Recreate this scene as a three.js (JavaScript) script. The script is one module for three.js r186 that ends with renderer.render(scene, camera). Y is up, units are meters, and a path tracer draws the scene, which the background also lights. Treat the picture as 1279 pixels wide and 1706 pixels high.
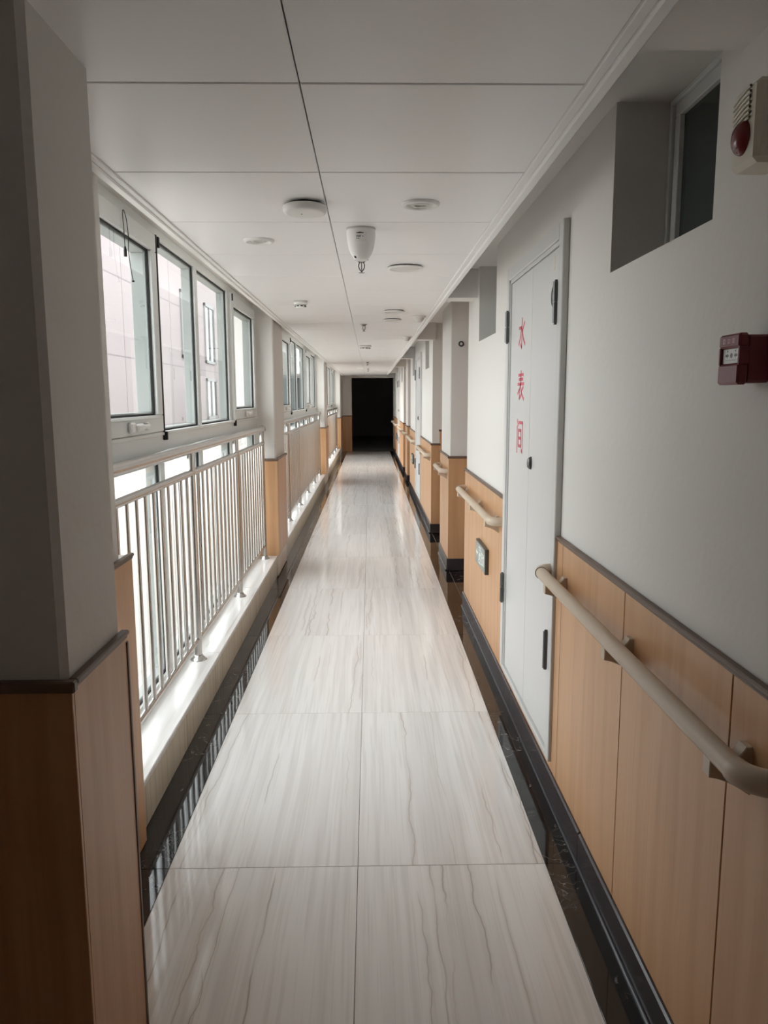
import * as THREE from 'three';
import { mergeGeometries } from 'three/addons/utils/BufferGeometryUtils.js';
import { RectAreaLightUniformsLib } from 'three/addons/lights/RectAreaLightUniformsLib.js';

// ---------------------------------------------------------------- camera, sky, exposure
const scene = new THREE.Scene();
const camera = new THREE.PerspectiveCamera(2 * Math.atan(853 / 1268.43) * 180 / Math.PI, 1279 / 1706, 0.05, 200);
camera.position.set(0.047, 1.4754, 0);
camera.rotation.set(-0.14783, -0.01776, -0.0032, 'YXZ');
scene.background = new THREE.Color(0.965, 0.985, 1.02);          // even overcast sky
scene.backgroundIntensity = 1.0;
const renderer = new THREE.WebGLRenderer({ antialias: true });
renderer.toneMapping = THREE.LinearToneMapping;
renderer.toneMappingExposure = 4.75;
renderer.shadowMap.enabled = true;
RectAreaLightUniformsLib.init();

// ---------------------------------------------------------------- helpers
let seed = 20240517;
const rnd = () => { seed = (seed * 1664525 + 1013904223) >>> 0; return seed / 4294967296; };
const taken = new Map();
function numbered(name) {
  const n = taken.get(name) ?? 0; taken.set(name, n + 1);
  return n ? `${name}_${String(n).padStart(3, '0')}` : name;
}
const origins = new WeakMap();
const originOf = (o) => origins.get(o) ?? new THREE.Vector3();
function thing(name, label, category, p = [0, 0, 0], extra = {}) {
  const o = new THREE.Group(); o.name = extra.kind === 'structure' ? name : numbered(name);
  o.position.set(...p); origins.set(o, new THREE.Vector3(...p));
  o.userData = { label, category, ...extra };
  scene.add(o); return o;
}
const structure = (name, label, category) => thing(name, label, category, [0, 0, 0], { kind: 'structure' });
// a mesh whose geometry is given in world coordinates relative to at (a point)
function part(parent, name, geo, mat, at = [0, 0, 0], label) {
  const m = new THREE.Mesh(geo, mat); m.name = name; m.castShadow = m.receiveShadow = true;
  const o = originOf(parent);
  m.position.set(at[0] - o.x, at[1] - o.y, at[2] - o.z);
  origins.set(m, new THREE.Vector3(...at));
  if (label) m.userData.label = label;
  parent.add(m); return m;
}
function flat(tris, uvOf) {            // list of triangles (arrays of three points) to a flat-shaded geometry with uv in metres
  const pos = [], nor = [], uv = [];
  const a = new THREE.Vector3(), b = new THREE.Vector3(), c = new THREE.Vector3(), n = new THREE.Vector3();
  for (const t of tris) {
    a.set(...t[0]); b.set(...t[1]); c.set(...t[2]);
    n.copy(b).sub(a).cross(c.clone().sub(a)).normalize();
    const ax = Math.abs(n.x) >= Math.abs(n.y) && Math.abs(n.x) >= Math.abs(n.z) ? 0 : Math.abs(n.y) >= Math.abs(n.z) ? 1 : 2;
    for (const p of t) {
      pos.push(...p); nor.push(n.x, n.y, n.z);
      if (ax === 0) uv.push(p[2], p[1]); else if (ax === 1) uv.push(p[0], p[2]); else uv.push(p[0], p[1]);
    }
  }
  const g = new THREE.BufferGeometry();
  g.setAttribute('position', new THREE.Float32BufferAttribute(pos, 3));
  g.setAttribute('normal', new THREE.Float32BufferAttribute(nor, 3));
  g.setAttribute('uv', new THREE.Float32BufferAttribute(uv, 2));
  return g;
}
const cboxCache = new Map();
function cbox(w, h, d, c = 0) {        // box with chamfered edges, centred
  c = Math.min(c, w * 0.45, h * 0.45, d * 0.45);
  const key = [w, h, d, c].map((v) => v.toFixed(4)).join();
  if (cboxCache.has(key)) return cboxCache.get(key);
  const H = [w / 2, h / 2, d / 2], tris = [];
  const quad = (p, out) => {
    const A = new THREE.Vector3(...p[0]), B = new THREE.Vector3(...p[1]), C = new THREE.Vector3(...p[2]);
    const n = B.clone().sub(A).cross(C.clone().sub(A));
    const q = n.dot(new THREE.Vector3(...out)) < 0 ? [...p].reverse() : p;
    tris.push([q[0], q[1], q[2]]); if (q.length === 4) tris.push([q[0], q[2], q[3]]);
  };
  const P = (s, full) => [0, 1, 2].map((i) => s[i] * (i === full ? H[i] : H[i] - c));
  for (let k = 0; k < 3; k++) for (const s of [-1, 1]) {
    const i = (k + 1) % 3, j = (k + 2) % 3, v = (a, b) => { const q = [0, 0, 0]; q[k] = s; q[i] = a; q[j] = b; return P(q, k); };
    const out = [0, 0, 0]; out[k] = s;
    quad([v(-1, -1), v(1, -1), v(1, 1), v(-1, 1)], out);
  }
  if (c > 0) {
    for (let k = 0; k < 3; k++) { // edges along axis k
      const i = (k + 1) % 3, j = (k + 2) % 3;
      for (const a of [-1, 1]) for (const b of [-1, 1]) {
        const v = (e, f) => { const q = [0, 0, 0]; q[k] = e; q[i] = a; q[j] = b; return P(q, f); };
        const out = [0, 0, 0]; out[i] = a; out[j] = b;
        quad([v(-1, i), v(1, i), v(1, j), v(-1, j)], out);
      }
    }
    for (const a of [-1, 1]) for (const b of [-1, 1]) for (const e of [-1, 1]) quad([P([a, b, e], 0), P([a, b, e], 1), P([a, b, e], 2)], [a, b, e]);
  }
  const g = flat(tris); cboxCache.set(key, g); return g;
}
// box from world bounds: x0,x1,y0,y1 and depth d0,d1 (z = -d)
function box(parent, name, mat, x0, x1, y0, y1, d0, d1, c = 0, label) {
  return part(parent, name, cbox(x1 - x0, y1 - y0, d1 - d0, c), mat, [(x0 + x1) / 2, (y0 + y1) / 2, -(d0 + d1) / 2], label);
}
function boxesGeo(list, at) {          // merge of boxes (world bounds) relative to point at
  return mergeGeometries(list.map(([x0, x1, y0, y1, d0, d1, c = 0]) => cbox(x1 - x0, y1 - y0, d1 - d0, c).clone()
    .translate((x0 + x1) / 2 - at[0], (y0 + y1) / 2 - at[1], -(d0 + d1) / 2 - at[2])));
}
const multi = (parent, name, mat, list, at, label) => part(parent, name, boxesGeo(list, at), mat, at, label);
const V = (x, y, z) => new THREE.Vector3(x, y, z);
const V2 = (x, y) => new THREE.Vector2(x, y);
function rod(a, b, r, seg = 12) {      // capped cylinder between two points
  const d = b.clone().sub(a), g = new THREE.CylinderGeometry(r, r, d.length(), seg);
  g.applyQuaternion(new THREE.Quaternion().setFromUnitVectors(V(0, 1, 0), d.clone().normalize()));
  return g.translate((a.x + b.x) / 2, (a.y + b.y) / 2, (a.z + b.z) / 2);
}
function tube(pts, r, seg = 40, rad = 10) { return new THREE.TubeGeometry(new THREE.CatmullRomCurve3(pts, false, 'centripetal'), seg, r, rad, false); }
const lathe = (pts, seg = 40) => new THREE.LatheGeometry(pts.map(([x, y]) => V2(x, y)), seg);

// ---------------------------------------------------------------- procedural textures
function hash(x, y, s) { let h = (Math.imul(x, 374761393) + Math.imul(y, 668265263) + Math.imul(s, 1274126177)) | 0; h = Math.imul(h ^ (h >>> 13), 1274126177); return ((h ^ (h >>> 16)) >>> 0) / 4294967296; }
function vnoise(x, y, px, py, s) {     // tileable value noise, period px, py
  const xi = Math.floor(x), yi = Math.floor(y), fx = x - xi, fy = y - yi, m = (a, n) => ((a % n) + n) % n;
  const u = fx * fx * (3 - 2 * fx), v = fy * fy * (3 - 2 * fy);
  const h = (i, j) => hash(m(i, px), m(j, py), s);
  return (h(xi, yi) * (1 - u) + h(xi + 1, yi) * u) * (1 - v) + (h(xi, yi + 1) * (1 - u) + h(xi + 1, yi + 1) * u) * v;
}
const fb = (u, v, a, b, s, o = 3) => { let t = 0, w = 0.5, n = 0; for (let k = 0; k < o; k++) { t += w * vnoise(u * a, v * b, a, b, s + k); n += w; a *= 2; b *= 2; w *= 0.5; } return t / n; };
function tex(w, h, f, srgb = true, sizeU = 1, sizeV = 1, center = false) {
  const d = new Uint8Array(w * h * 4);
  for (let j = 0; j < h; j++) for (let i = 0; i < w; i++) {
    const c = f((i + 0.5) / w, (j + 0.5) / h), k = (j * w + i) * 4;
    for (let q = 0; q < 3; q++) d[k + q] = Math.max(0, Math.min(255, Math.round(Array.isArray(c) ? c[q] : c)));
    d[k + 3] = 255;
  }
  const t = new THREE.DataTexture(d, w, h); t.wrapS = t.wrapT = THREE.RepeatWrapping; t.magFilter = THREE.LinearFilter; t.minFilter = THREE.LinearMipmapLinearFilter; t.generateMipmaps = true;
  if (srgb) t.colorSpace = THREE.SRGBColorSpace;
  t.repeat.set(1 / sizeU, 1 / sizeV); if (center) t.offset.set(0.5, 0.5);
  t.needsUpdate = true; return t;
}
const mix = (a, b, t) => a.map((v, i) => v + (b[i] - v) * t);
const smooth = (a, b, x) => { const t = Math.max(0, Math.min(1, (x - a) / (b - a))); return t * t * (3 - 2 * t); };

// cream travertine-like porcelain with long veins running down the corridor
function stoneMap(s, w = 512, h = 1024) {
  const veins = []; for (let k = 0; k < 5; k++) veins.push([hash(k, 1, s), 0.012 + 0.02 * hash(k, 2, s), 0.0016 + 0.002 * hash(k, 3, s), 0.35 + 0.65 * hash(k, 4, s), 3 + k]);
  let row = -1, vx = [];                 // the line of each vein depends on v alone
  return tex(w, h, (u, v) => {
    if (v !== row) { row = v; vx = veins.map(([u0, amp, , , f]) => [u0 + amp * (fb(0.3, v, 1, f * 2, s + f, 4) - 0.5) * 2 + (v - 0.5) * (hash(f, 9, s) - 0.5) * 0.12, smooth(0.35, 0.6, fb(0.7, v, 1, 4, s + 50 + f, 2))]); }
    const drift = (fb(u, v, 2, 2, s, 2) - 0.5) * 0.028;
    let t = fb(u + drift, v, 36, 2, s + 11, 3);
    let c = mix([240, 237, 235], [229, 225, 222], smooth(0.38, 0.78, t));
    const band = smooth(0.52, 0.75, fb(u + drift, v, 7, 1, s + 31, 2));
    c = mix(c, [225, 220, 217], 0.4 * band);
    const fine = vnoise((u + drift) * 150, v * 5, 150, 5, s + 5); c = mix(c, [204, 197, 188], 0.2 * smooth(0.6, 0.95, fine));
    for (let k = 0; k < veins.length; k++) {
      const wid = veins[k][2], str = veins[k][3], on = vx[k][1];
      if (on < 0.01) continue;
      const dx = Math.abs(((u - vx[k][0] - 0.5 * drift + 0.5) % 1 + 1) % 1 - 0.5);
      if (dx > 0.05) continue;
      c = mix(c, [140, 130, 123], str * 0.7 * on * Math.exp(-(dx * dx) / (wid * wid)));
      c = mix(c, [200, 188, 177], str * 0.28 * on * Math.exp(-(dx * dx) / (0.014 * 0.014)));
    }
    return c;
  }, true, 0.6, 1.2, true);
}
function blackMarble(s) {
  // short broken white veins: ridged noise cut by patches
  return tex(256, 1024, (u, v) => {
    const w = (fb(u, v, 4, 18, s, 3) - 0.5) * 0.5;
    const n1 = Math.abs(fb(u + w, v + w * 0.3, 5, 26, s + 3, 2) - 0.5), n2 = Math.abs(fb(u - w, v + w * 0.2, 3, 40, s + 9, 2) - 0.5);
    const patch = smooth(0.46, 0.62, fb(u, v, 3, 16, s + 17, 2));
    const l = Math.max(1 - n1 / 0.016, 1 - n2 / 0.014, 0) * patch;
    const tan = smooth(0.62, 0.8, fb(u, v, 2, 8, s + 40, 2));
    return mix(mix([13, 14, 17], [26, 22, 22], fb(u, v, 6, 24, s + 20, 3)), mix([188, 184, 180], [150, 110, 70], tan), l * 0.8);
  }, true, 0.3, 1.2, true);
}
function woodMap(s) {
  return tex(512, 512, (u, v) => {
    const dr = (fb(u, v, 3, 3, s, 3) - 0.5) * 0.05;
    const a = fb(u + dr, v, 28, 2, s + 1, 4), b = vnoise((u + dr) * 190, v * 6, 190, 6, s + 2), k = vnoise((u + dr) * 90, v * 14, 90, 14, s + 6);
    let c = mix([202, 158, 117], [190, 144, 103], smooth(0.3, 0.75, a));
    c = mix(c, [170, 124, 86], 0.2 * smooth(0.6, 1, b)); c = mix(c, [215, 175, 134], 0.15 * smooth(0.6, 1, k));
    const flame = fb(u + dr * 3, v, 5, 1, s + 8, 2); c = mix(c, [190, 142, 100], 0.3 * smooth(0.45, 0.7, flame));
    return c;
  }, true, 1.1, 1.6, false);
}
const waveBump = tex(512, 512, (u, v) => 255 * fb(u, v, 10, 10, 71, 2), false, 1.1, 1.1);
const orange = tex(512, 512, (u, v) => 255 * fb(u, v, 48, 48, 91, 3), false, 0.9, 0.9);
const brushed = tex(256, 256, (u, v) => 150 + 70 * fb(u, v, 3, 90, 15, 3), false, 0.2, 0.2);
const ceilGrain = tex(256, 256, (u, v) => 255 * fb(u, v, 2, 60, 33, 3), false, 0.6, 0.6);

// ---------------------------------------------------------------- materials
const std = (o) => new THREE.MeshStandardMaterial(o), phys = (o) => new THREE.MeshPhysicalMaterial(o);
const M = {
  tile: [101, 202, 303, 404].map((s) => phys({ map: stoneMap(s), roughness: 0.08, bumpMap: waveBump, bumpScale: 0.00035 })),
  black: [11, 57, 83].map((s) => phys({ map: blackMarble(s), roughness: 0.05, bumpMap: waveBump, bumpScale: 0.0003 })),
  sill: [707, 808].map((s) => phys({ map: stoneMap(s, 256, 512), roughness: 0.16 })),
  riser: phys({ map: stoneMap(909, 256, 512), color: '#e9dfcb', roughness: 0.2 }),
  grout: std({ color: '#77716b', roughness: 0.9 }),
  plaster: std({ color: '#dedad5', roughness: 0.75, bumpMap: orange, bumpScale: 0.0006 }),
  ceil: std({ color: '#f6f4f3', roughness: 0.34, bumpMap: ceilGrain, bumpScale: 0.00005 }),
  ceilBack: std({ color: '#5d5a56', roughness: 0.9 }),
  trim: std({ color: '#f2f0ee', roughness: 0.4 }),
  wood: [5, 25, 45].map((s) => std({ map: woodMap(s), roughness: 0.38 })),
  woodBack: std({ color: '#4b2c1a', roughness: 0.8 }),
  cap: std({ color: '#6b564a', roughness: 0.45 }),
  alu: std({ color: '#e2e4e2', roughness: 0.38 }),
  gasket: std({ color: '#1c1b1b', roughness: 0.7 }),
  brush: std({ color: '#4b4845', roughness: 0.95 }),
  glass: phys({ color: '#f6fbf9', roughness: 0, transmission: 1, thickness: 0, ior: 1.5 }),
  steel: std({ color: '#c9c7c4', metalness: 1, roughness: 0.26, roughnessMap: null }),
  door: std({ color: '#cfcdcb', roughness: 0.32 }),
  doorFrame: std({ color: '#cccac8', roughness: 0.35 }),
  darkMetal: std({ color: '#5a5856', metalness: 0.8, roughness: 0.4 }),
  hinge: std({ color: '#6c6c6b', metalness: 0.9, roughness: 0.35 }),
  red: std({ color: '#d0606f', roughness: 0.6 }),
  rail: std({ color: '#c6b39d', roughness: 0.36 }),
  railEnd: std({ color: '#cdbba6', roughness: 0.33 }),
  railDark: std({ color: '#8f7a66', roughness: 0.5 }),
  white: std({ color: '#ece9e5', roughness: 0.42 }),
  whiteDim: std({ color: '#d9d5d0', roughness: 0.5 }),
  chrome: std({ color: '#b9b6b2', metalness: 1, roughness: 0.25 }),
  dark: std({ color: '#191817', roughness: 0.6 }),
  hallFloor: std({ color: '#8d8a87', roughness: 0.4 }),
  hallWall: std({ color: '#d2cfcb', roughness: 0.8 }),
  aluOut: std({ color: '#8f9694', roughness: 0.5 }),
  darkGlass: phys({ color: '#3a4140', roughness: 0.12 }),
  doorWood: std({ map: null, color: '#8a5a38', roughness: 0.45 }),
  redPlastic: std({ color: '#74202c', roughness: 0.4 }),
  lampRed: phys({ color: '#6c0f17', roughness: 0.15 }),
  beige: std({ color: '#dcd5c6', roughness: 0.5 }),
  facade: std({ color: '#8f8585', roughness: 0.85 }),
  facadeJoint: std({ color: '#776f71', roughness: 0.9 }),
  facadeFrame: std({ color: '#7f8181', roughness: 0.6 }),
  facadeGlass: phys({ color: '#59605f', roughness: 0.15 }),
  greyBuild: std({ color: '#5b5d5e', roughness: 0.9 }),
  pave: std({ color: '#a9a39d', roughness: 0.9 }),
  cord: std({ color: '#151515', roughness: 0.6 }),
};
M.glow = std({ color: '#ffffff', emissive: '#fff6ea', emissiveIntensity: 0.5, roughness: 0.5 });
M.skirt = phys({ color: '#3b3437', roughness: 0.16 });
M.cove = phys({ color: '#20242c', roughness: 0.12 });
const pick = (a) => a[Math.floor(rnd() * a.length)];

// ---------------------------------------------------------------- stations along the corridor (depth in metres from the camera)
const END = 21.6, BACK = -6.0;
const XW = 0.712, XP = 0.722, XB = 1.15;      // wood face, plaster face, alcove back on the right
const CEIL = 2.094, POCKET = 2.27, WAIN = 0.985, SKIRT = 0.105;
const walls = [                                // right-hand wall pieces: from, to, doors, niches
  { a: BACK, b: 5.30, door: 2.65, niches: [[1.553, 2.197], [4.16, 4.80]] },
  { a: 8.30, b: 12.80, door: 10.0, niches: [[8.81, 9.39], [11.5, 12.15]] },
  { a: 15.35, b: 19.90, door: 17.1, niches: [[15.9, 16.5], [18.6, 19.25]] },
];
const pillars = [[6.45, 7.20], [13.70, 14.45], [20.80, END]];
const alcoves = [[5.30, 6.45], [7.20, 8.30], [12.80, 13.70], [14.45, 15.35], [19.90, 20.80]];
const DOORW = 1.06;

// ---------------------------------------------------------------- floor
{
  const f = structure('floor', 'polished cream stone tile floor with black marble borders', 'floor');
  box(f, 'screed', M.grout, -1.0, XB + 0.2, -0.10, -0.0022, BACK, END + 0.15);
  const r0 = 1.038 - 1.2 * 6;
  for (let n = 0; n < 24; n++) {
    const a = Math.max(BACK, r0 + 1.2 * n), b = Math.min(END, r0 + 1.2 * (n + 1));
    if (b - a < 0.05) continue;
    for (const [x0, x1] of [[-0.6, 0], [0, 0.6]]) {
      const t = box(f, 'tile', pick(M.tile), x0 + 0.0009, x1 - 0.0009, -0.012, 0, a + 0.001, b - 0.001, 0.0007);
      if (rnd() < 0.5) t.rotation.y = Math.PI;
    }
    for (const [x0, x1] of [[-0.745, -0.6], [0.6, XP + 0.002]]) {
      const t = box(f, 'border_tile', pick(M.black), x0 + 0.0009, x1 - 0.0009, -0.012, -0.0002, a + 0.001, b - 0.001, 0.0007);
      if (rnd() < 0.5) t.rotation.y = Math.PI;
    }
  }
  for (const [a, b] of alcoves) {
    const n = 2, w = (b - a) / n;
    for (let k = 0; k < n; k++) for (const [x0, x1] of [[XP + 0.004, XB]])
      box(f, 'border_tile', pick(M.black), x0, x1, -0.012, -0.0002, a + k * w + 0.001, a + (k + 1) * w - 0.001, 0.0007);
  }
}

// ---------------------------------------------------------------- ceiling
{
  const c = structure('ceiling', 'white square metal panel ceiling with dark joints', 'ceiling');
  box(c, 'slab', M.plaster, -1.15, XB + 0.2, 2.42, 2.6, BACK - 0.15, END + 0.15);
  box(c, 'backing', M.ceilBack, -0.66, 0.486, CEIL + 0.012, CEIL + 0.02, BACK, END);
  const z0 = 1.0205 - 0.6 * 12;
  for (let n = 0; n < 48; n++) {
    const a = Math.max(BACK, z0 + 0.6 * n), b = Math.min(END, z0 + 0.6 * (n + 1));
    if (b - a < 0.04) continue;
    for (const [x0, x1] of [[-0.655, -0.0896], [-0.0896, 0.481]])
      box(c, 'panel', M.ceil, x0 + 0.0013, x1 - 0.0013, CEIL, CEIL + 0.012, a + 0.0027, b - 0.0027, 0.0022);
  }
  // raised soffits beside the panels
  box(c, 'soffit', M.plaster, 0.50, XB, POCKET, 2.42, BACK, END, 0, 'raised plaster soffit beside the right wall');
  box(c, 'soffit', M.plaster, -1.0, -0.665, 2.215, 2.42, BACK, END, 0, 'raised plaster soffit over the windows');
  // cross beams over the right-hand edge
  for (const [a, b] of [[BACK, 1.472], [4.88, 5.06], [8.25, 8.42], [12.1, 12.28], [15.25, 15.43], [18.75, 18.93]])
    box(c, 'beam', M.plaster, 0.526, XP + 0.03, CEIL, POCKET + 0.01, a, b, 0.003);
}
{
  const t = structure('trim_1', 'white stepped edge trim between the ceiling panels and the right wall', 'trim');
  multi(t, 'moulding', M.trim, [[0.479, 0.500, CEIL - 0.008, POCKET, BACK, END, 0.002], [0.499, 0.526, CEIL - 0.017, POCKET, BACK, END, 0.004]], [0.5, CEIL, -10]);
  const u = structure('trim_2', 'white edge trim between the ceiling panels and the window side', 'trim');
  multi(u, 'moulding', M.trim, [[-0.672, -0.653, CEIL - 0.006, 2.22, BACK, END, 0.002], [-0.700, -0.671, CEIL - 0.012, 2.22, BACK, END, 0.004]], [-0.68, CEIL, -10]);
}

// ---------------------------------------------------------------- wainscot helpers
// panels on a face looking to -x (right wall) or +x (left): plane x, thickness outwards s
function wainX(w, x, s, a, b, y0, y1, seams, cap = true) {
  box(w, 'backing_board', M.woodBack, Math.min(x, x + s * 0.003), Math.max(x, x + s * 0.003), y0, y1, a, b);
  const cuts = [a, ...seams.filter((q) => q > a + 0.05 && q < b - 0.05), b];
  for (let k = 0; k + 1 < cuts.length; k++)
    box(w, 'wainscot_panel', pick(M.wood), Math.min(x + s * 0.002, x + s * 0.011), Math.max(x + s * 0.002, x + s * 0.011), y0, y1, cuts[k] + (k ? 0.0022 : 0), cuts[k + 1] - (k + 2 < cuts.length ? 0.0022 : 0), 0.0012);
  if (cap) multi(w, 'cap_rail', M.cap, [[Math.min(x, x + s * 0.019), Math.max(x, x + s * 0.019), y1 - 0.004, y1 + 0.007, a, b, 0.003], [Math.min(x, x + s * 0.014), Math.max(x, x + s * 0.014), y1 - 0.012, y1 - 0.004, a, b, 0.002]], [x, y1, -(a + b) / 2]);
}
// panel on a face that looks towards the camera (+z) or away (s = -1), from x0 to x1 at depth d
function wainZ(w, d, s, x0, x1, y0, y1, cap = true) {
  const lo = (t) => Math.min(d, d - s * t), hi = (t) => Math.max(d, d - s * t);
  box(w, 'wainscot_panel', pick(M.wood), x0, x1, y0, y1, lo(0.010), hi(0.010), 0.0012);
  if (cap) box(w, 'cap_rail', M.cap, x0 - 0.008, x1 + 0.008, y1 - 0.014, y1 + 0.007, lo(0.018), hi(0.018), 0.003);
}
const seamsFrom = (s0, step, b) => { const o = []; for (let q = s0; q < b; q += step) o.push(q); return o; };

// ---------------------------------------------------------------- right wall
{
  const w = structure('wall_right', 'white plaster wall with tan wood wainscot, pillars and recesses', 'wall');
  const sk = structure('baseboard_right', 'black glossy tile skirting along the right wall', 'baseboard');
  box(w, 'outer_wall', M.plaster, XB, XB + 0.15, 0, 2.42, BACK - 0.15, END);
  const skirtX = (a, b) => { for (let q = a; q < b - 0.02; q += 1.2) box(sk, 'skirting_tile', M.skirt, 0.7005, XP, 0, SKIRT, q + 0.0008, Math.min(q + 1.2, b) - 0.0008, 0.005); part(sk, 'cove_strip', rod(V(0, 0, (b - a) / 2), V(0, 0, -(b - a) / 2), 0.009, 14), M.cove, [0.6995, 0.0035, -(a + b) / 2]); };
  const skirtZ = (d, s, x0) => box(sk, 'skirting_tile', M.skirt, x0, XB - 0.001, 0, SKIRT, Math.min(d, d - s * 0.02), Math.max(d, d - s * 0.02), 0.005);
  for (const { a, b, door, niches } of walls) {
    const n0 = 1.822, list = [[XP, XB, 0, n0, a, b]];
    let q = a;
    for (const [na, nb] of niches) { list.push([XP, XB, n0, 2.42, q, na]); list.push([0.95, XB, n0, 2.42, na, nb]); q = nb; }
    list.push([XP, XB, n0, 2.42, q, b]);
    multi(w, 'wall_section', M.plaster, list, [XP, 0, -(a + b) / 2]);
    wainX(w, XP, -1, a, door, SKIRT, WAIN, a < 0 ? [...seamsFrom(-5.5, 0.62, -0.3), 0.08, 0.70, 1.327, 1.926, 2.573] : seamsFrom(a + 0.6, 0.6, door));
    wainX(w, XP, -1, door + DOORW, b, SKIRT, WAIN, seamsFrom(door + DOORW + 0.16, 0.6, b));
    box(w, 'wainscot_panel', M.wood[0], XP - 0.011, XP, SKIRT, 0.137, door, door + DOORW, 0.001);
    skirtX(a < 0 ? -4.962 : a, b);
    if (a > 0) { wainZ(w, a, 1, XP - 0.011, 0.80, SKIRT, WAIN); wainZ(w, a, 1, 0.80, XB - 0.001, SKIRT, 1.135); skirtZ(a, 1, 0.7005); }
    wainZ(w, b, -1, XP - 0.011, XB - 0.001, SKIRT, WAIN); skirtZ(b, -1, 0.7005);
  }
  for (const [a, b] of pillars) {
    box(w, 'pillar', M.plaster, XP, XB, 0, 2.42, a, b, 0.006);
    wainX(w, XP, -1, a, b, SKIRT, WAIN, [(a + b) / 2]);
    wainZ(w, a, 1, XP - 0.011, XB - 0.001, SKIRT, WAIN); skirtZ(a, 1, 0.7005);
    if (b < END) { wainZ(w, b, -1, XP - 0.011, XB - 0.001, SKIRT, WAIN); skirtZ(b, -1, 0.7005); }
    skirtX(a, b);
  }
}

// ---------------------------------------------------------------- left side: pier, columns, sill
const XC = -0.727, SILL = 0.18;                 // column plaster face (wood stands proud of it), sill height
const columns = [[6.26, 6.92], [13.20, 13.95], [20.10, END]];
const bays = [                                  // window stations along each bay (jambs and mullions), bay from..to
  { a: 1.95, b: 6.26, m: [1.96, 3.43, 4.23, 5.16, 6.25], sash: [0, 3] },
  { a: 6.92, b: 13.20, m: [6.93, 7.95, 8.95, 9.87, 10.99, 12.05, 13.19], sash: [1, 4] },
  { a: 13.95, b: 20.10, m: [13.96, 15.00, 16.15, 17.15, 18.20, 19.20, 20.09], sash: [1, 4] },
];
{
  const w = structure('wall_left', 'left side wall with a near pier and white columns clad in tan wood', 'wall');
  multi(w, 'wall_section', M.plaster, [[-0.95, -0.75, 0, 2.42, BACK - 0.15, -5.5], [-0.95, -0.75, 0, 0.985, -5.5, -4.3], [-0.95, -0.75, 2.15, 2.42, -5.5, -4.3], [-0.95, -0.75, 0, 2.42, -4.3, 1.28]], [-0.85, 0, 0]);
  box(w, 'pier', M.plaster, -0.95, -0.486, 0, 2.42, 1.285, 1.57, 0.012, 'broad white pier nearest the camera');
  wainX(w, -0.75, 1, BACK, 1.27, 0, WAIN, seamsFrom(-5.4, 0.6, 1.2));
  wainX(w, -0.486, 1, 1.2855, 1.575, 0, WAIN, []);
  wainZ(w, 1.285, 1, -0.75, -0.475, 0, WAIN);
  box(w, 'corner_strip', M.cap, -0.480, -0.4725, 0, WAIN - 0.02, 1.571, 1.583, 0.002);
  multi(w, 'column', M.plaster, [[-1.05, XC, 0, 2.42, 1.57, 1.95], [-0.868, XC, 0, 2.42, 1.94, 2.31, 0.006], [-0.868, XC, 0, WAIN, 2.30, 2.395]], [XC, 0, -2]);
  wainX(w, XC, 1, 1.58, 2.40, 0, WAIN, [2.0]);
  for (const [a, b] of columns) {
    box(w, 'column', M.plaster, -1.05, XC, 0, 2.42, a, b, 0.01);
    wainX(w, XC, 1, a, b, SILL, WAIN, []);
    wainZ(w, a, 1, -0.90, XC + 0.011, SILL, WAIN);
    if (b < END) wainZ(w, b, -1, -0.90, XC + 0.011, SILL, WAIN);
  }
  for (const { a, b } of bays) box(w, 'wall_section', M.plaster, -1.05, -0.885, 2.235, 2.42, a, b);
  box(w, 'wall_section', M.plaster, -1.05, -0.752, -0.1, SILL - 0.022, 1.95, END);
  const s = structure('trim_3', 'cream stone window sill ledge running under the steel railings', 'window sill');
  for (let q = 2.42; q < END - 0.05; q += 1.38) {
    const e = Math.min(q + 1.38, END);
    box(s, 'slab', pick(M.sill), -0.95, -0.7335, SILL - 0.022, SILL, q + 0.0008, e - 0.0008, 0.003);
    box(s, 'riser', M.riser, -0.752, -0.740, 0.0, SILL - 0.023, q + 0.0008, e - 0.0008, 0.001);
  }
}
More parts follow.
